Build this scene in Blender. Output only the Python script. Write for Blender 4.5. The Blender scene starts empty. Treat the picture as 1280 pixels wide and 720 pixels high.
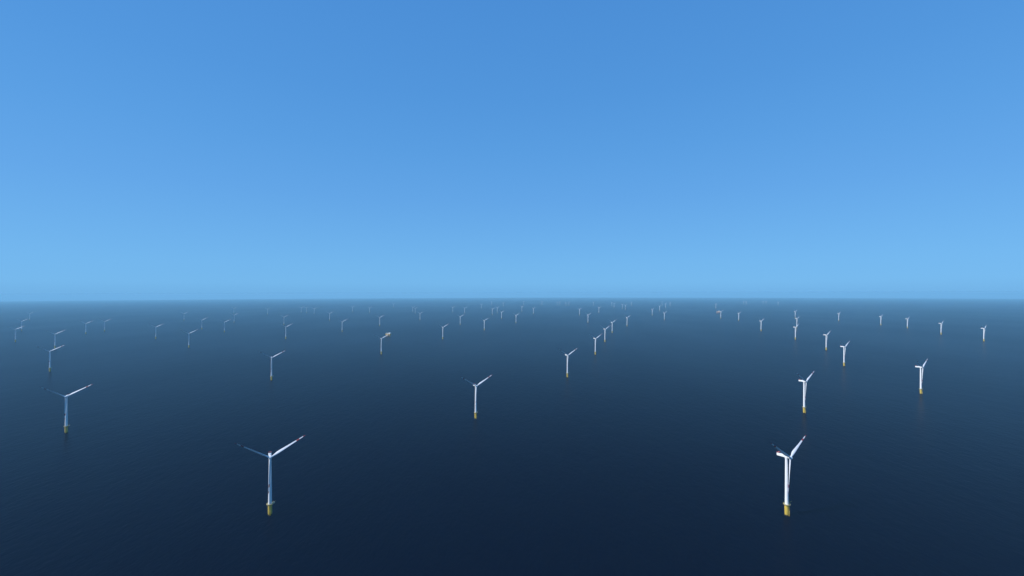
import bpy, bmesh, math, random
from mathutils import Vector, Matrix

random.seed(4)
S = bpy.context.scene
COL = S.collection
RE = 6.371e6                       # the sea is a real piece of the globe
CAM_H = 342.0
F_PX = 560.0                       # focal length in pixels of a 1280 wide picture
LEVEL_Y = 366.2                    # image row of true level
ROLL = -0.0025
HUB_Z = 90.0
BLADE = 54.0
YAW = 0.52                         # all rotors face the same wind
PHASE = 0.04


def sea_z(x, y):
    return -(x * x + y * y) / (2 * RE)


# ------------------------------------------------------------------ materials
def mat(name, color, rough=0.45, spec=0.5, metallic=0.0, grime=0.0, scale=0.6, streak=(1, 1, 1)):
    m = bpy.data.materials.new(name)
    m.use_nodes = True
    nt = m.node_tree
    b = nt.nodes['Principled BSDF']
    b.inputs['Base Color'].default_value = (*color, 1)
    b.inputs['Roughness'].default_value = rough
    b.inputs['Specular IOR Level'].default_value = spec
    b.inputs['Metallic'].default_value = metallic
    if grime:
        tc = nt.nodes.new('ShaderNodeTexCoord')
        mp = nt.nodes.new('ShaderNodeMapping')
        mp.inputs['Scale'].default_value = streak
        n = nt.nodes.new('ShaderNodeTexNoise')
        n.inputs['Scale'].default_value = scale
        n.inputs['Detail'].default_value = 6
        r = nt.nodes.new('ShaderNodeValToRGB')
        r.color_ramp.elements[0].position = 0.3
        r.color_ramp.elements[0].color = (*[c * (1 - grime) for c in color], 1)
        r.color_ramp.elements[1].position = 0.62
        r.color_ramp.elements[1].color = (*color, 1)
        nt.links.new(tc.outputs['Object'], mp.inputs['Vector'])
        nt.links.new(mp.outputs['Vector'], n.inputs['Vector'])
        nt.links.new(n.outputs['Fac'], r.inputs['Fac'])
        nt.links.new(r.outputs['Color'], b.inputs['Base Color'])
    return m


M_WHITE = mat('white_paint', (0.80, 0.81, 0.80), 0.4, grime=0.10, streak=(1, 1, 0.08))
M_BLADE = mat('blade_gelcoat', (0.80, 0.81, 0.82), 0.35, grime=0.06, streak=(1, 1, 0.1))
M_RED = mat('signal_red', (0.36, 0.045, 0.04), 0.5, grime=0.15)
M_YELLOW = mat('marine_yellow', (0.60, 0.44, 0.07), 0.5, grime=0.25, streak=(1, 1, 0.15))
M_GROWTH = mat('splash_zone', (0.045, 0.045, 0.022), 0.8, grime=0.5, scale=1.5)
M_STEEL = mat('galvanised_steel', (0.42, 0.43, 0.44), 0.5, metallic=0.2, grime=0.2)
M_DARK = mat('dark_opening', (0.03, 0.032, 0.036), 0.6)
M_ORANGE = mat('jacket_yellow', (0.76, 0.45, 0.04), 0.5, grime=0.25)
M_CREAM = mat('cream_cladding', (0.82, 0.66, 0.30), 0.5, grime=0.1)
M_RUST = mat('topside_red', (0.52, 0.30, 0.16), 0.6, grime=0.3)
M_GRATING = mat('yellowed_grating', (0.42, 0.37, 0.20), 0.6, grime=0.25)
M_DECK = mat('deck_grey', (0.45, 0.46, 0.46), 0.7, grime=0.2)
M_GREEN = mat('helideck_green', (0.05, 0.16, 0.08), 0.7, grime=0.2)


# ------------------------------------------------------------------ mesh tools
class MB:
    """collects shapes in one bmesh, with material slots"""

    def __init__(self, *mats):
        self.bm = bmesh.new()
        self.mats = list(mats)

    def idx(self, m):
        if m not in self.mats:
            self.mats.append(m)
        return self.mats.index(m)

    def rings(self, rings, m, cap=True, smooth=True):
        i = self.idx(m)
        vs = [[self.bm.verts.new(p) for p in r] for r in rings]
        n = len(vs[0])
        for a, b in zip(vs, vs[1:]):
            for k in range(n):
                f = self.bm.faces.new((a[k], a[(k + 1) % n], b[(k + 1) % n], b[k]))
                f.material_index = i
                f.smooth = smooth
        if cap:
            for r, rev in ((vs[0], True), (vs[-1], False)):
                f = self.bm.faces.new(list(reversed(r)) if rev else r)
                f.material_index = i
        return vs

    def lathe(self, prof, m, n=32, c=(0, 0, 0), cap=True):
        self.rings([[(c[0] + r * math.cos(2 * math.pi * k / n), c[1] + r * math.sin(2 * math.pi * k / n), c[2] + z)
                     for k in range(n)] for r, z in prof], m, cap)

    def tube(self, p, q, r, m, n=8, r2=None):
        p, q = Vector(p), Vector(q)
        d = (q - p).normalized()
        u = d.orthogonal().normalized()
        v = d.cross(u)
        self.rings([[c + rr * (math.cos(2 * math.pi * k / n) * u + math.sin(2 * math.pi * k / n) * v) for k in range(n)]
                    for c, rr in ((p, r), (q, r if r2 is None else r2))], m)

    def box(self, c, s, m, bevel=0.0, taper=None):
        i = self.idx(m)
        r = bmesh.ops.create_cube(self.bm, size=1.0)
        vs = r['verts']
        for v in vs:
            v.co = Vector((c[0] + v.co.x * s[0], c[1] + v.co.y * s[1], c[2] + v.co.z * s[2]))
            if taper:
                taper(v.co)
        fs = set(f for v in vs for f in v.link_faces)
        for f in fs:
            f.material_index = i
        if bevel:
            es = list(set(e for v in vs for e in v.link_edges))
            rr = bmesh.ops.bevel(self.bm, geom=es, offset=bevel, segments=3, affect='EDGES', profile=0.5, material=i)
            for f in rr['faces']:
                f.smooth = True

    def transform(self, mx):
        bmesh.ops.transform(self.bm, matrix=mx, verts=self.bm.verts)
        return self

    def add(self, other):
        """append another MB (used for the far turbines, one mesh each)"""
        me = bpy.data.meshes.new('tmp')
        remap = [self.idx(m) for m in other.mats]
        other.bm.to_mesh(me)
        n0 = len(self.bm.faces)
        self.bm.from_mesh(me)
        self.bm.faces.ensure_lookup_table()
        for f in self.bm.faces[n0:]:
            f.material_index = remap[f.material_index]
        bpy.data.meshes.remove(me)

    def mesh(self, name):
        bmesh.ops.recalc_face_normals(self.bm, faces=self.bm.faces)
        for e in self.bm.edges:
            if len(e.link_faces) == 2 and e.calc_face_angle(0.0) > math.radians(28):
                e.smooth = False
        me = bpy.data.meshes.new(name)
        self.bm.to_mesh(me)
        self.bm.free()
        for m in self.mats:
            me.materials.append(m)
        return me

    def build(self, name, parent=None):
        o = bpy.data.objects.new(name, self.mesh(name))
        COL.objects.link(o)
        o.parent = parent
        return o


def tag(o, label=None, cat=None, group=None, kind=None):
    for k, v in (('label', label), ('category', cat), ('group', group), ('kind', kind)):
        if v:
            o[k] = v
    return o


def empty(name):
    o = bpy.data.objects.new(name, None)
    o.empty_display_size = 5
    COL.objects.link(o)
    return o


def copy_tree(o, parent=None):
    c = o.copy()
    COL.objects.link(c)
    c.parent = parent
    for ch in [x for x in COL.objects if x.parent == o]:
        copy_tree(ch, c)
    return c


# ------------------------------------------------------------------ the wind turbine
TP_TOP = 17.0
R_TP = 2.95


def tower_r(z):
    t = (z - TP_TOP) / (87.2 - TP_TOP)
    return 2.7 + (1.75 - 2.7) * t


def foundation_mb():
    b = MB()
    b.lathe([(2.75, -12), (2.75, -0.5), (2.78, 1.2), (2.76, 1.7)], M_GROWTH)
    b.lathe([(2.76, 1.703), (R_TP, 2.4), (R_TP, TP_TOP - 1.2), (R_TP + 0.25, TP_TOP - 1.0), (R_TP + 0.25, TP_TOP - 0.05)], M_YELLOW)
    return b


def landing_mb():
    b = MB()
    for sx in (-1.0, 1.0):
        x = sx * 0.8
        b.tube((x, -3.6, -3), (x, -3.6, 8.5), 0.2, M_YELLOW)
        for z in (1.0, 4.5, 8.2):
            b.tube((x, -3.6, z), (x * 0.9, -2.7, z + 0.3), 0.18, M_YELLOW)
        b.tube((sx * 0.3, -3.3, -2), (sx * 0.3, -3.3, TP_TOP), 0.07, M_YELLOW, 6)
    for k in range(30):
        z = -1.5 + k * 0.6
        b.tube((-0.3, -3.3, z), (0.3, -3.3, z), 0.04, M_YELLOW, 5)
    for a in (1.2, 2.4):
        b.tube((3.15 * math.cos(a), 3.15 * math.sin(a), -3), (3.15 * math.cos(a), 3.15 * math.sin(a), TP_TOP - 1), 0.2, M_YELLOW)
    return b


R_DECK = 5.0


def deck_outline(n=40):
    pts = []
    for k in range(n):
        a = 2 * math.pi * k / n
        r = R_DECK
        d = abs((a - 0.25 + math.pi) % (2 * math.pi) - math.pi)
        if d < 0.55:                              # lay-down area
            r = R_DECK + 1.6
        pts.append((r * math.cos(a), r * math.sin(a)))
    return pts


def platform_mb():
    b = MB()
    pts = deck_outline()
    b.rings([[(x, y, TP_TOP) for x, y in pts], [(x, y, TP_TOP + 0.35) for x, y in pts]], M_GRATING, smooth=False)
    for k in range(8):
        a = 2 * math.pi * (k + 0.5) / 8
        b.tube((2.9 * math.cos(a), 2.9 * math.sin(a), TP_TOP - 2.3), (4.7 * math.cos(a), 4.7 * math.sin(a), TP_TOP - 0.05), 0.16, M_YELLOW, 6)
    b.box((5.3, 1.4, TP_TOP + 0.95), (1.6, 1.6, 1.2), M_STEEL, 0.08)
    b.tube((4.2, -2.1, TP_TOP + 0.35), (4.2, -2.1, TP_TOP + 3.4), 0.18, M_YELLOW)
    b.tube((4.2, -2.1, TP_TOP + 3.3), (7.6, -3.4, TP_TOP + 4.3), 0.14, M_YELLOW)
    return b


def railing_mb():
    b = MB()
    pts = deck_outline()
    n = len(pts)
    for k in range(n):
        x, y = pts[k]
        x, y = x * 0.985, y * 0.985
        x2, y2 = [c * 0.985 for c in pts[(k + 1) % n]]
        if k % 2 == 0:
            b.tube((x, y, TP_TOP + 0.35), (x, y, TP_TOP + 1.5), 0.05, M_YELLOW, 5)
        for h in (0.75, 1.12, 1.5):
            b.tube((x, y, TP_TOP + h), (x2, y2, TP_TOP + h), 0.045, M_YELLOW, 5)
    return b


def tower_mb():
    b = MB()
    prof = []
    for q in range(9):
        z = TP_TOP + 0.355 + (87.2 - TP_TOP - 0.355) * q / 8
        prof.append((tower_r(z), z))
    b.lathe(prof, M_WHITE, 40)
    for z in (38, 62):                            # bolted flanges between the tower cans
        b.lathe([(tower_r(z) + 0.02, z - 0.15), (tower_r(z) + 0.06, z - 0.14), (tower_r(z) + 0.06, z + 0.14), (tower_r(z) + 0.02, z + 0.15)],
                M_WHITE, 40)
    return b


def door_mb():
    b = MB()
    b.box((0, -tower_r(19) - 0.02, TP_TOP + 1.85), (1.0, 0.35, 2.3), M_STEEL, 0.08)
    return b


TILT_DEG = 0.0
TILT = Matrix.Translation((0, 0, HUB_Z)) @ Matrix.Rotation(math.radians(TILT_DEG), 4, 'X') @ Matrix.Translation((0, 0, -HUB_Z))
HUB_Y = -6.0


def nacelle_mb():
    b = MB()

    def tp(c):                                   # belly rises towards the nose, roof dips a little
        if c.y < 0:
            c.x *= 0.82
            c.z = HUB_Z + (c.z - HUB_Z) * 0.82
    b.box((0, 5.6, HUB_Z + 0.15), (4.2, 16.6, 4.3), M_WHITE, 0.75, tp)
    b.lathe([(2.0, 86.9), (2.25, 87.15), (2.25, 88.2)], M_WHITE, 32)
    b.box((0, 4.6, HUB_Z + 2.65), (2.4, 3.4, 0.6), M_WHITE, 0.15)
    b.tube((0.9, 2.0, HUB_Z + 2.3), (0.9, 2.0, HUB_Z + 4.2), 0.06, M_STEEL, 6)
    b.tube((-0.9, 2.0, HUB_Z + 2.3), (-0.9, 2.0, HUB_Z + 4.2), 0.06, M_STEEL, 6)
    return b.transform(TILT)


def hoist_mb():
    b = MB()
    z = HUB_Z + 2.75
    y0, y1, w = 10.2, 13.7, 2.2
    b.box((0, (y0 + y1) / 2, z), (2 * w, y1 - y0, 0.22), M_STEEL)
    for x in (-w, w):
        b.box((x, (y0 + y1) / 2, z + 0.5), (0.14, y1 - y0, 0.75), M_RED)
    for y in (y0, y1):
        b.box((0, y, z + 0.5), (2 * w - 0.15, 0.14, 0.75), M_RED)
    b.box((0, (y0 + y1) / 2, z + 0.114), (2 * w - 0.6, y1 - y0 - 0.6, 0.02), M_DECK)
    for x in (-1.6, 1.6):
        for y in (y0 + 0.8, y1 - 0.8):
            b.tube((x, y, z - 0.7), (x, y, z - 0.1), 0.16, M_STEEL, 6)
    return b.transform(TILT)


def hub_mb():
    b = MB()
    prof = [(1.75, 3.0), (2.0, 2.4), (2.15, 1.0), (2.1, -0.8), (1.75, -2.0), (1.15, -2.8), (0.5, -3.25), (0.08, -3.35)]
    b.lathe(prof, M_WHITE, 28)
    b.transform(Matrix.Translation((0, HUB_Y, HUB_Z)) @ Matrix.Rotation(math.radians(-90), 4, 'X'))
    return b.transform(TILT)


# chord, thickness, extra twist along the blade
STATIONS = [(1.5, 2.4, 1.0, 0), (3.0, 2.4, 1.0, 14), (5.5, 3.1, 0.70, 13), (8.5, 4.2, 0.44, 12), (11, 4.8, 0.32, 10.5),
            (15, 4.6, 0.27, 8.5), (20, 4.05, 0.25, 6.5), (26, 3.45, 0.22, 4.5), (33, 2.8, 0.2, 3), (39.7, 2.3, 0.19, 2),
            (40, 2.28, 0.19, 2), (44.7, 1.85, 0.18, 1), (45, 1.83, 0.18, 1), (50.2, 1.4, 0.17, 0.3), (50.5, 1.37, 0.17, 0.3),
            (52.4, 1.05, 0.16, 0), (53.5, 0.6, 0.16, -0.3), (54.0, 0.22, 0.16, -0.4)]
CONE = 0.045
PITCH = 37.0


def blade_mb(angle):
    """angle: clockwise from straight up, seen from the wind side (-Y)"""
    b = MB()
    rings = []
    n = 16
    for r, ch, th, tw in STATIONS:
        ch *= 1.0 if r < 4 else 0.9
        be = math.radians(PITCH + tw)
        ring = []
        rnd = max(0.0, min(1.0, (th - 0.3) / 0.6))
        for k in range(n):
            a = 2 * math.pi * k / n
            u = 0.5 * math.cos(a)                       # chordwise, +0.5 = leading edge
            prof = 0.5 * math.sin(a) * th
            if rnd < 1:                                  # aerofoil: fat in front, thin tail
                prof *= rnd + (1 - rnd) * (0.55 + 0.9 * (u + 0.5)) * 0.85
            x = (u - 0.18 * (1 - rnd)) * ch
            y = prof * ch
            # leading edge direction: cos(be)*X + sin(be)*(-Y)
            px = x * math.cos(be) + y * math.sin(be)
            py = -x * math.sin(be) + y * math.cos(be)
            py += CONE * r                               # blades lean slightly downwind
            ring.append((px, py, r * 1.03))
        rings.append(ring)
    vs = b.rings(rings, M_BLADE)
    b.bm.faces.ensure_lookup_table()
    ri = b.idx(M_RED)
    for f in b.bm.faces:
        rr = sum(v.co.z for v in f.verts) / len(f.verts)
        if 39.9 < rr / 1.03 < 44.8 or rr / 1.03 > 50.4:
            f.material_index = ri
    # root collar
    b.lathe([(1.26, 1.7), (1.3, 1.75), (1.3, 2.35), (1.26, 2.4)], M_WHITE, 20)
    b.transform(Matrix.Translation((0, HUB_Y, HUB_Z)) @ Matrix.Rotation(angle, 4, 'Y'))
    return b.transform(TILT)


ANGLES = (math.radians(60) + PHASE, math.radians(180) + PHASE, math.radians(-60) + PHASE)


def make_turbine():
    root = empty('wind_turbine')
    f = foundation_mb().build('foundation', root)
    landing_mb().build('boat_landing', f)
    p = platform_mb().build('platform', root)
    railing_mb().build('railing', p)
    t = tower_mb().build('tower', root)
    door_mb().build('door', t)
    nc = nacelle_mb().build('nacelle', root)
    hoist_mb().build('hoist_platform', nc)
    hub_mb().build('hub', root)
    for a in ANGLES:
        blade_mb(a).build('blade', root)
    return root


def make_far_turbine():
    b = foundation_mb()
    for part in [platform_mb(), tower_mb(), nacelle_mb(), hoist_mb(), hub_mb()] + [blade_mb(a) for a in ANGLES]:
        b.add(part)
        part.bm.free()
    return b.build('wind_turbine')


# ------------------------------------------------------------------ camera geometry: where things stand
def ray(px, py):
    dx, dy = px - 640.0, py - 360.0
    c, s = math.cos(ROLL), math.sin(ROLL)
    u, v = dx * c + dy * s, -dx * s + dy * c
    p = math.atan((LEVEL_Y - 360.0) / F_PX)
    d = Vector((u, F_PX, -v))
    return Matrix.Rotation(p, 3, 'X') @ d


def spot(px, py, height=0.0):
    """point `height` above the globe's surface seen at a pixel"""
    d = ray(px, py)
    k = math.hypot(d.x, d.y)
    # CAM_H + t*d.z = height - (t*k)^2/2R
    A, B, Cc = k * k / (2 * RE), d.z, CAM_H - height
    disc = B * B - 4 * A * Cc
    t = (-B - math.sqrt(disc)) / (2 * A) if disc > 0 else -B / (2 * A)
    return Vector((t * d.x, t * d.y, sea_z(t * d.x, t * d.y)))


G_NEAR = 'wind turbines standing in the open sea'
G_FAR = 'distant wind turbines towards the horizon'

NEAR = [
    (337.6, 571.1, 643, 'big white turbine at lower left, rotor spread like a Y, yellow base'),
    (983.3, 571.8, 643, 'big white turbine at lower right, seen from the side, nacelle pointing left'),
    (83.0, 495.8, 541, 'white turbine by the left edge with a long bright blade, third in size'),
    (594.7, 482.5, 523, 'mid-sized white turbine standing alone just left of the centre'),
    (1005.2, 477.5, 515.6, 'white turbine straight behind the big side-on one at lower right'),
    (1151.0, 459.5, 492, 'white turbine alone at the right, brown-yellow base, no neighbour close by'),
    (62.5, 439.7, 464.4, 'slender turbine just behind the left-edge one, yellowish foot'),
    (339.5, 447.0, 475.8, 'turbine straight behind the big Y-shaped one at lower left'),
    (476.7, 422.6, 443.6, 'turbine whose raised blade reaches the white and orange platform'),
    (709.3, 444.0, 471.6, 'front turbine of the diagonal row right of the centre, largest of the row'),
    (744.2, 423.3, 443.3, 'second turbine from the front in the diagonal row right of the centre'),
    (756.2, 411.3, 427.7, 'third turbine from the front in the diagonal row right of the centre'),
    (765.2, 403.3, 416.0, 'last turbine in the diagonal row right of the centre, smallest of the row'),
    (1055.0, 433.3, 458, 'larger of two white turbines close together behind the big side-on one'),
    (1032.7, 418.7, 437.9, 'smaller of two white turbines close together behind the big side-on one'),
    (994.2, 409.5, 424, 'front turbine of three that overlap in one vertical line at the right'),
    (996.0, 398.2, 410, 'middle turbine of three that overlap in one vertical line at the right'),
    (1229.7, 410.3, 427, 'turbine at the right edge, front end of the far right row of four'),
    (1176.3, 404.3, 418.4, 'second turbine from the right edge in the far right row of four'),
    (1134.2, 399.2, 410, 'third turbine from the right edge in the far right row of four'),
    (1101.0, 395.7, 406.7, 'last and smallest turbine of the far right row of four'),
    (553.6, 408.5, 424.7, 'thin turbine standing alone between the white and orange platform and the centre'),
    (605.4, 399.8, 413.8, 'small turbine straight behind the mid-sized one near the centre'),
    (357.3, 408.5, 424, 'small turbine behind and right of the one beyond the big Y-shaped turbine'),
    (427.7, 401.8, 415.5, 'small turbine standing left of the white and orange platform, its bright blade short'),
    (194.8, 408.8, 424, 'small turbine alone in the left quarter, bright blade, left of a slightly larger one'),
    (236.2, 416.7, 435, 'turbine in the left quarter with purplish blade, right of a slightly smaller one'),
    (19.4, 411.5, 428, 'small turbine close to the left edge, bright blade sloping up to the right'),
    (68.8, 418.3, 435.2, 'turbine directly behind the slender one near the left edge, its foot touching that blade'),
    (951.3, 401.5, 414, 'small bright turbine left of the three overlapping ones, shaped like a T'),
]
FAR = [
    (783.8, 397.5, 407.8, 'small turbine beyond the far end of the diagonal row and right of it'),
    (735.0, 393.3, 404.0, 'small pale turbine just left of the diagonal row right of the centre'),
    (724.3, 386.0, 395.0, 'tiny pale turbine beyond the one just left of the diagonal row'),
    (748.6, 384.3, 391.8, 'tiny faint turbine above the gap between the diagonal row and its pale neighbour'),
    (741.8, 377.0, 383.3, 'speck of a turbine on the horizon above the diagonal row, alone'),
    (764.8, 377.0, 384.5, 'left one of two hair-thin turbines on the horizon, behind the last of the diagonal row'),
    (767.6, 377.6, 386.5, 'right one of two hair-thin turbines on the horizon, behind the last of the diagonal row'),
    (777.8, 379.8, 387.3, 'brightest of three specks behind the turbine beyond the diagonal row'),
    (781.8, 380.6, 388.3, 'dim speck touching the right side of a brighter one beyond the diagonal row'),
    (789.2, 377.0, 383.2, 'rightmost of three specks behind the turbine beyond the diagonal row'),
    (575.3, 395.6, 406.6, 'small turbine between the thin lone one and the one behind the mid-sized centre turbine'),
    (580.8, 385.5, 391.6, 'very dim turbine right behind the small one left of the centre'),
    (566.0, 384.2, 390.8, 'tiny pale turbine above the thin lone one left of the centre'),
    (601.6, 379.6, 387.2, 'left end of a loose cluster of specks near the centre of the horizon'),
    (614.6, 376.8, 382.2, 'topmost speck in the cluster near the centre of the horizon'),
    (615.4, 386.8, 393.5, 'bright dot-like turbine in the middle of the cluster left of the horizon centre'),
    (621.6, 384.6, 391.2, 'pinkish tiny turbine inside the cluster left of the horizon centre'),
    (627.0, 390.8, 398.2, 'lowest and clearest turbine of the cluster left of the horizon centre'),
    (629.2, 377.8, 384.5, 'dim speck straight above the clearest turbine of the central cluster'),
    (645.0, 393.6, 404.8, 'small pale turbine at the centre, right of the central cluster'),
    (654.4, 376.8, 381.8, 'upper speck of two stacked at the horizon centre'),
    (652.4, 383.0, 390.0, 'lower speck of two stacked at the horizon centre'),
    (666.7, 386.0, 392.2, 'tiny turbine right of the two stacked specks at the horizon centre'),
    (677.3, 376.2, 382.6, 'faint lone speck on the horizon right of the two stacked ones'),
    (696.6, 376.6, 383.6, 'leftmost of four thin specks in a row on the horizon above the diagonal row front'),
    (699.6, 376.6, 383.2, 'second from left of four thin specks on the horizon above the diagonal row front'),
    (707.3, 377.4, 384.0, 'third from left of four thin specks on the horizon above the diagonal row front'),
    (711.0, 376.6, 383.6, 'rightmost of four thin specks in a row on the horizon above the diagonal row front'),
    (525.0, 392.8, 399.7, 'tiny turbine right of the white and orange platform, far behind it'),
    (519.0, 386.2, 391.5, 'right one of two dim specks behind the white and orange platform'),
    (515.9, 384.6, 390.0, 'left one of two dim specks behind the white and orange platform'),
    (491.9, 379.8, 384.8, 'barely visible speck on the horizon above the white and orange platform'),
    (474.7, 396.2, 408.2, 'small turbine directly behind the one whose blade reaches the platform'),
    (462.0, 384.4, 391.6, 'tiny pale turbine far behind and left of the platform, dimmer of a wide pair'),
    (440.6, 383.8, 390.2, 'tiny bright turbine far behind and left of the platform, left of a dimmer one'),
    (412.0, 392.6, 400.0, 'tiny turbine with a broad pale head left of the bright-bladed small one'),
    (392.7, 386.6, 392.4, 'right end of three specks in a level line in the left half'),
    (383.0, 385.2, 391.0, 'middle of three specks in a level line in the left half'),
    (376.5, 385.2, 390.8, 'left end of three specks in a level line in the left half'),
    (334.4, 386.0, 393.8, 'thin pale turbine standing alone far behind the big Y-shaped one'),
    (355.0, 397.4, 405.6, 'dim blurred turbine just behind the small one beyond the big Y-shaped turbine'),
    (292.6, 395.4, 402.0, 'lower of two tiny turbines in one vertical line in the left third'),
    (292.2, 385.4, 392.4, 'upper and fainter of two tiny turbines in one vertical line in the left third'),
    (280.6, 402.3, 416.0, 'small purplish turbine left of and in front of two tiny ones in line'),
    (252.4, 398.8, 413.2, 'small dim turbine just behind the one with purplish blade in the left quarter'),
    (230.0, 393.0, 400.2, 'tiny bright turbine behind the two of the left quarter'),
    (130.8, 401.0, 415.5, 'small turbine in the left eighth with teal tower, right one of a pair'),
    (107.4, 404.8, 417.5, 'dim small turbine in the left eighth, left one of a pair'),
    (27.2, 401.4, 414.0, 'small dim turbine behind the one close to the left edge, only its blade bright'),
    (37.2, 393.0, 399.6, 'faintest tiny turbine near the left edge, above and behind the others there'),
    (815.3, 385.0, 396.4, 'left end of the tight far cluster between diagonal row and brown platform'),
    (824.5, 381.0, 391.2, 'second from left in the tight far cluster, long thin tower'),
    (831.7, 379.4, 385.8, 'upper bright speck in the tight far cluster right of the diagonal row'),
    (837.6, 377.6, 384.2, 'right end of the tight far cluster between diagonal row and brown platform'),
    (830.4, 391.3, 400.2, 'lowest and brightest turbine of the tight far cluster right of the diagonal row'),
    (827.6, 376.6, 382.6, 'dimmest and topmost speck of the tight far cluster right of the diagonal row'),
    (894.8, 379.6, 386.4, 'pale turbine rising behind the left side of the far brown platform'),
    (901.0, 388.4, 399.6, 'small turbine standing against the right side of the far brown platform'),
    (923.4, 392.8, 400.0, 'tiny bright turbine between the far brown platform and the T-shaped one'),
    (929.6, 376.2, 381.4, 'left one of a close faint pair on the horizon right of the brown platform'),
    (932.7, 376.2, 381.6, 'right one of a close faint pair on the horizon right of the brown platform'),
    (954.0, 376.2, 381.2, 'left one of a dim pair on the horizon above the T-shaped turbine'),
    (957.6, 376.2, 381.2, 'right one of a dim pair on the horizon above the T-shaped turbine'),
    (972.6, 376.6, 383.4, 'thin lone speck on the horizon left of the three overlapping turbines'),
    (994.0, 389.4, 398.2, 'rear and faintest turbine of three that overlap in one vertical line'),
    (1048.4, 392.3, 401.0, 'small turbine alone between the three overlapping ones and the far right row'),
]

proto = make_turbine()
protofar = make_far_turbine()


def place(o, x, hub, base):
    p = spot(x, 0.5 * (hub + base), HUB_Z / 2)
    o.location = p
    o.rotation_euler = (0, 0, YAW)


for i, (x, hub, base, label) in enumerate(NEAR):
    o = proto if i == 0 else copy_tree(proto)
    place(o, x, hub, base)
    tag(o, label, 'wind turbine', G_NEAR)
for i, (x, hub, base, label) in enumerate(FAR):
    if i == 0:
        o = protofar
    else:
        o = protofar.copy()
        COL.objects.link(o)
    place(o, x, hub, base)
    tag(o, label, 'wind turbine', G_FAR)


# ------------------------------------------------------------------ the two platforms
def substation(name, px, py, k, hull, roof, legs_m, rot, label):
    root = empty(name)
    w, d = 21 * k, 14 * k
    j = MB()
    for sx in (-1, 1):
        for sy in (-1, 1):
            j.tube((sx * w * 0.82, sy * d * 0.82, -8 * k), (sx * w * 0.7, sy * d * 0.7, 13 * k), 1.1 * k, legs_m, 12)
        for z0, z1 in ((0.5 * k, 11.5 * k), (11.5 * k, 0.5 * k)):
            j.tube((sx * w * 0.78, -d * 0.78, z0), (sx * w * 0.74, d * 0.78, z1), 0.5 * k, legs_m, 8)
    for sy in (-1, 1):
        for z0, z1 in ((0.5 * k, 11.5 * k), (11.5 * k, 0.5 * k)):
            j.tube((-w * 0.78, sy * d * 0.78, z0), (w * 0.78, sy * d * 0.74, z1), 0.5 * k, legs_m, 8)
    j.build('jacket', root)
    t = MB()
    for n_, z in enumerate((13.5, 19.2, 24.9)):
        t.box((0, 0, z * k), (2 * w, 2 * d, 1.0 * k), legs_m if n_ == 0 else hull, 0.1)
    t.box((-w * 0.1, 0, 16.35 * k), (w * 1.6, 1.85 * d, 4.6 * k), legs_m, 0.15)
    t.box((w * 0.1, 0, 22.05 * k), (w * 1.6, 1.9 * d, 4.6 * k), hull, 0.15)
    for sx in (-0.95, -0.3, 0.35, 0.95):
        for sy in (-0.94, 0.94):
            t.tube((sx * w, sy * d, 14 * k), (sx * w, sy * d, 24.4 * k), 0.45 * k, legs_m, 8)
    ts = t.build('topside', root)
    v = MB()
    for q in range(5):
        v.box((-w * 0.6 + q * w * 0.3, -d * 0.955, 22 * k), (w * 0.16, 0.3, 2.6 * k), M_DARK)
    v.build('louvre_panel', ts)
    r = MB()
    r.box((w * 0.05, 0, 25.75 * k), (2 * w * 0.92, 2 * d * 0.94, 0.7 * k), roof, 0.1)
    r.box((w * 0.45, d * 0.25, 28.0 * k), (w * 0.7, d * 1.1, 3.8 * k), roof, 0.2)
    r.box((-w * 0.1, -d * 0.35, 27.2 * k), (w * 0.3, d * 0.6, 2.2 * k), roof, 0.15)
    r.build('roof_deck', root)
    h = MB()
    h.lathe([(8.2 * k, 30.0 * k), (8.8 * k, 30.3 * k), (8.8 * k, 30.9 * k)], M_DECK, 8, (-w * 0.72, 0, 0))
    h.lathe([(8.2 * k, 30.905 * k), (8.2 * k, 30.95 * k)], M_GREEN, 8, (-w * 0.72, 0, 0))
    for a in range(4):
        x, y = 4.5 * k * math.cos(a * 1.571 + 0.78), 4.5 * k * math.sin(a * 1.571 + 0.78)
        h.tube((-w * 0.72 + x * 0.8, y * 0.8, 26.0 * k), (-w * 0.72 + x, y, 30.0 * k), 0.4 * k, M_STEEL, 8)
    h.build('helideck', root)
    c = MB()
    c.tube((w * 0.85, -d * 0.8, 25.4 * k), (w * 0.85, -d * 0.8, 31 * k), 1.0 * k, M_YELLOW, 12)
    c.box((w * 0.85, -d * 0.8, 31.9 * k), (2.6 * k, 2.6 * k, 1.9 * k), M_YELLOW, 0.2)
    c.tube((w * 0.8, -d * 0.8, 32.4 * k), (w * 0.1, -d * 0.85, 35.5 * k), 0.45 * k, M_YELLOW, 8, 0.25 * k)
    c.build('crane', root)
    p = spot(px, py)
    root.location = p
    root.rotation_euler = (0, 0, rot)
    tag(root, label, 'offshore platform', 'offshore platforms among the turbines')
    return root


substation('offshore_substation', 485.6, 420.6, 0.98, M_CREAM, M_WHITE, M_ORANGE, -0.2,
           'white and orange platform on legs, beside the blade tip of a turbine left of centre')
substation('offshore_substation', 897.8, 391.6, 1.3, M_RUST, M_WHITE, M_RUST, -0.55,
           'far brown platform with a pale roof between two turbines, close to the horizon')


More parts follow.
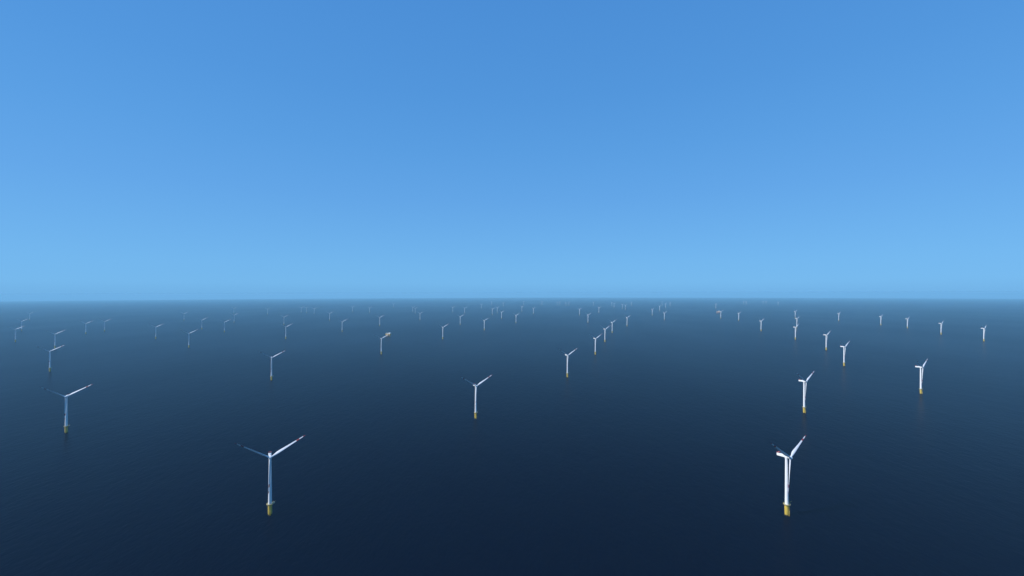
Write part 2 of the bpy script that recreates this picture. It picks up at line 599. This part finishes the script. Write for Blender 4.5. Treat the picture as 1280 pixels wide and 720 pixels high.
# ------------------------------------------------------------------ sea
def make_sea():
    b = bmesh.new()
    n = 240
    rad = []
    r = 12.0
    while r < 72000:
        rad.append(r)
        r += max(12.0, r * 0.03)
    rad.append(72000)
    c = b.verts.new((0, 0, 0))
    prev = None
    for r in rad:
        ring = [b.verts.new((r * math.cos(2 * math.pi * k / n), r * math.sin(2 * math.pi * k / n), -r * r / (2 * RE))) for k in range(n)]
        for k in range(n):
            q = (k + 1) % n
            f = b.faces.new((c, ring[k], ring[q])) if prev is None else b.faces.new((prev[k], ring[k], ring[q], prev[q]))
            f.smooth = True
        prev = ring
    me = bpy.data.meshes.new('sea')
    b.to_mesh(me)
    b.free()
    o = bpy.data.objects.new('sea', me)
    COL.objects.link(o)
    m = bpy.data.materials.new('sea_water')
    m.use_nodes = True
    nt = m.node_tree
    p = nt.nodes['Principled BSDF']
    p.inputs['Base Color'].default_value = (*SEA_COL, 1)
    p.inputs['Roughness'].default_value = SEA_ROUGH
    p.inputs['IOR'].default_value = SEA_IOR
    tc = nt.nodes.new('ShaderNodeTexCoord')
    mp = nt.nodes.new('ShaderNodeMapping')
    mp.inputs['Rotation'].default_value = (0, 0, 0.5)
    mp.inputs['Scale'].default_value = (1.0, 0.45, 1.0)
    nt.links.new(tc.outputs['Object'], mp.inputs['Vector'])
    prevn = None
    for sc, dist, st, det in ((1 / 5.0, 0.6, 0.75, 3), (1 / 14.0, 1.1, 0.6, 3), (1 / 60.0, 2.0, 0.4, 4)):
        nz = nt.nodes.new('ShaderNodeTexNoise')
        nz.inputs['Scale'].default_value = sc
        nz.inputs['Detail'].default_value = det
        bp = nt.nodes.new('ShaderNodeBump')
        bp.inputs['Strength'].default_value = st
        bp.inputs['Distance'].default_value = dist
        nt.links.new(mp.outputs['Vector'], nz.inputs['Vector'])
        nt.links.new(nz.outputs['Fac'], bp.inputs['Height'])
        if prevn:
            nt.links.new(prevn.outputs['Normal'], bp.inputs['Normal'])
        prevn = bp
    nt.links.new(prevn.outputs['Normal'], p.inputs['Normal'])
    # broad wind patches: ruffled and calmer water
    nz = nt.nodes.new('ShaderNodeTexNoise')
    nz.inputs['Scale'].default_value = 1 / 700.0
    nz.inputs['Detail'].default_value = 5
    mr = nt.nodes.new('ShaderNodeMapRange')
    mr.inputs['From Min'].default_value = 0.3
    mr.inputs['From Max'].default_value = 0.7
    mr.inputs['To Min'].default_value = SEA_ROUGH - 0.015
    mr.inputs['To Max'].default_value = SEA_ROUGH + 0.015
    nt.links.new(mp.outputs['Vector'], nz.inputs['Vector'])
    nt.links.new(nz.outputs['Fac'], mr.inputs['Value'])
    nt.links.new(mr.outputs['Result'], p.inputs['Roughness'])
    me.materials.append(m)
    tag(o, kind='structure')


SEA_COL = (0.0014, 0.003, 0.0115)
SEA_ROUGH = 0.30
SEA_IOR = 1.06
make_sea()

# ------------------------------------------------------------------ haze
HAZE = 4.0e-5
HAZE_COL = (0.36, 0.77, 1.0)


def make_haze():
    b = MB()
    m = bpy.data.materials.new('sea_haze')
    m.use_nodes = True
    nt = m.node_tree
    nt.nodes.remove(nt.nodes['Principled BSDF'])
    v = nt.nodes.new('ShaderNodeVolumePrincipled')
    v.inputs['Color'].default_value = (*HAZE_COL, 1)
    v.inputs['Density'].default_value = HAZE
    v.inputs['Anisotropy'].default_value = 0.0
    nt.links.new(v.outputs['Volume'], nt.nodes['Material Output'].inputs['Volume'])
    z0, z1 = -412.0, CAM_H + 6
    b.box((0, 0, (z0 + z1) / 2), (150000, 150000, z1 - z0), m)
    o = b.build('haze')
    tag(o, kind='stuff')


make_haze()

# ------------------------------------------------------------------ light
SKY_CURVE = {'Red': (0.215, 0.44), 'Green': (0.527, 0.36), 'Blue': (0.988, 0.34)}
SUN_EL = math.radians(35)
sun_az = Vector((-0.96, -0.27)).normalized()
SUN = Vector((sun_az.x * math.cos(SUN_EL), sun_az.y * math.cos(SUN_EL), math.sin(SUN_EL)))
W = bpy.data.worlds.new('World')
S.world = W
W.use_nodes = True
nt = W.node_tree
bg = nt.nodes['Background']
sky = nt.nodes.new('ShaderNodeTexSky')
sky.sky_type = 'NISHITA'
sky.sun_disc = False
sky.sun_elevation = SUN_EL
sky.sun_rotation = math.atan2(SUN.x, SUN.y) % (2 * math.pi)
sky.altitude = 0
sky.air_density = 1.0
sky.dust_density = 0.0
sky.ozone_density = 4.0
SKY_STRENGTH = 0.12
# clear maritime air: soften the steep sky gradient channel by channel (a photographic tone curve on the sky light)
sp = nt.nodes.new('ShaderNodeSeparateColor')
cb = nt.nodes.new('ShaderNodeCombineColor')
nt.links.new(sky.outputs['Color'], sp.inputs['Color'])
for ch, (gain, gam) in SKY_CURVE.items():
    a = nt.nodes.new('ShaderNodeMath')
    a.operation = 'POWER'
    a.inputs[1].default_value = gam
    k = nt.nodes.new('ShaderNodeMath')
    k.operation = 'MULTIPLY'
    k.inputs[1].default_value = gain * SKY_STRENGTH ** gam / SKY_STRENGTH
    nt.links.new(sp.outputs[ch], a.inputs[0])
    nt.links.new(a.outputs[0], k.inputs[0])
    nt.links.new(k.outputs[0], cb.inputs[ch])
# even, cloudless maritime air: blend in a smooth gradient over elevation angle
tc = nt.nodes.new('ShaderNodeTexCoord')
sx = nt.nodes.new('ShaderNodeSeparateXYZ')
ramp = nt.nodes.new('ShaderNodeValToRGB')
ramp.color_ramp.interpolation = 'LINEAR'
SKY_STOPS = [(0.0, (109, 173, 226)), (0.022, (117, 183, 235)), (0.06, (116, 182, 235)), (0.2, (101, 166, 229)), (0.3, (91, 158, 224)), (0.4, (83, 150, 219)),
             (0.56, (75, 141, 213)), (1.0, (58, 118, 194))]
while len(ramp.color_ramp.elements) < len(SKY_STOPS):
    ramp.color_ramp.elements.new(0.5)
for e, (pos, c) in zip(ramp.color_ramp.elements, SKY_STOPS):
    e.position = pos
    e.color = (*[((v / 255 + 0.055) / 1.055) ** 2.4 for v in c], 1)
sc_ = nt.nodes.new('ShaderNodeVectorMath')
sc_.operation = 'SCALE'
sc_.inputs['Scale'].default_value = 1.0 / SKY_STRENGTH
mx = nt.nodes.new('ShaderNodeMix')
mx.data_type = 'RGBA'
mx.inputs['Factor'].default_value = 0.75
nt.links.new(tc.outputs['Generated'], sx.inputs['Vector'])
nt.links.new(sx.outputs['Z'], ramp.inputs['Fac'])
nt.links.new(ramp.outputs['Color'], sc_.inputs[0])
nt.links.new(cb.outputs['Color'], mx.inputs[6])
nt.links.new(sc_.outputs['Vector'], mx.inputs[7])
nt.links.new(mx.outputs[2], bg.inputs['Color'])
bg.inputs['Strength'].default_value = SKY_STRENGTH

ld = bpy.data.lights.new('sun', 'SUN')
ld.energy = 5.0
ld.angle = math.radians(0.5)
ld.color = (1.0, 0.975, 0.95)
lo = bpy.data.objects.new('sun', ld)
COL.objects.link(lo)
lo.rotation_euler = SUN.to_track_quat('Z', 'Y').to_euler()

# ------------------------------------------------------------------ camera
cd = bpy.data.cameras.new('camera')
cam = bpy.data.objects.new('camera', cd)
COL.objects.link(cam)
cd.sensor_fit = 'HORIZONTAL'
cd.sensor_width = 36.0
cd.lens = 36.0 * F_PX / 1280.0
cd.clip_start = 1.0
cd.clip_end = 400000.0
cam.location = (0, 0, CAM_H)
p = math.atan((LEVEL_Y - 360.0) / F_PX)
cam.matrix_world = (Matrix.Translation((0, 0, CAM_H)) @ Matrix.Rotation(math.radians(90) + p, 4, 'X')
                    @ Matrix.Rotation(ROLL, 4, 'Z'))
S.camera = cam

S.render.engine = 'CYCLES'
S.cycles.use_denoising = True
S.cycles.max_bounces = 6
S.cycles.volume_bounces = 1
S.cycles.use_adaptive_sampling = True
S.cycles.adaptive_threshold = 0.005
S.view_settings.view_transform = 'Standard'
S.view_settings.look = 'None'
S.view_settings.exposure = 0.0
S.view_settings.gamma = 1.0
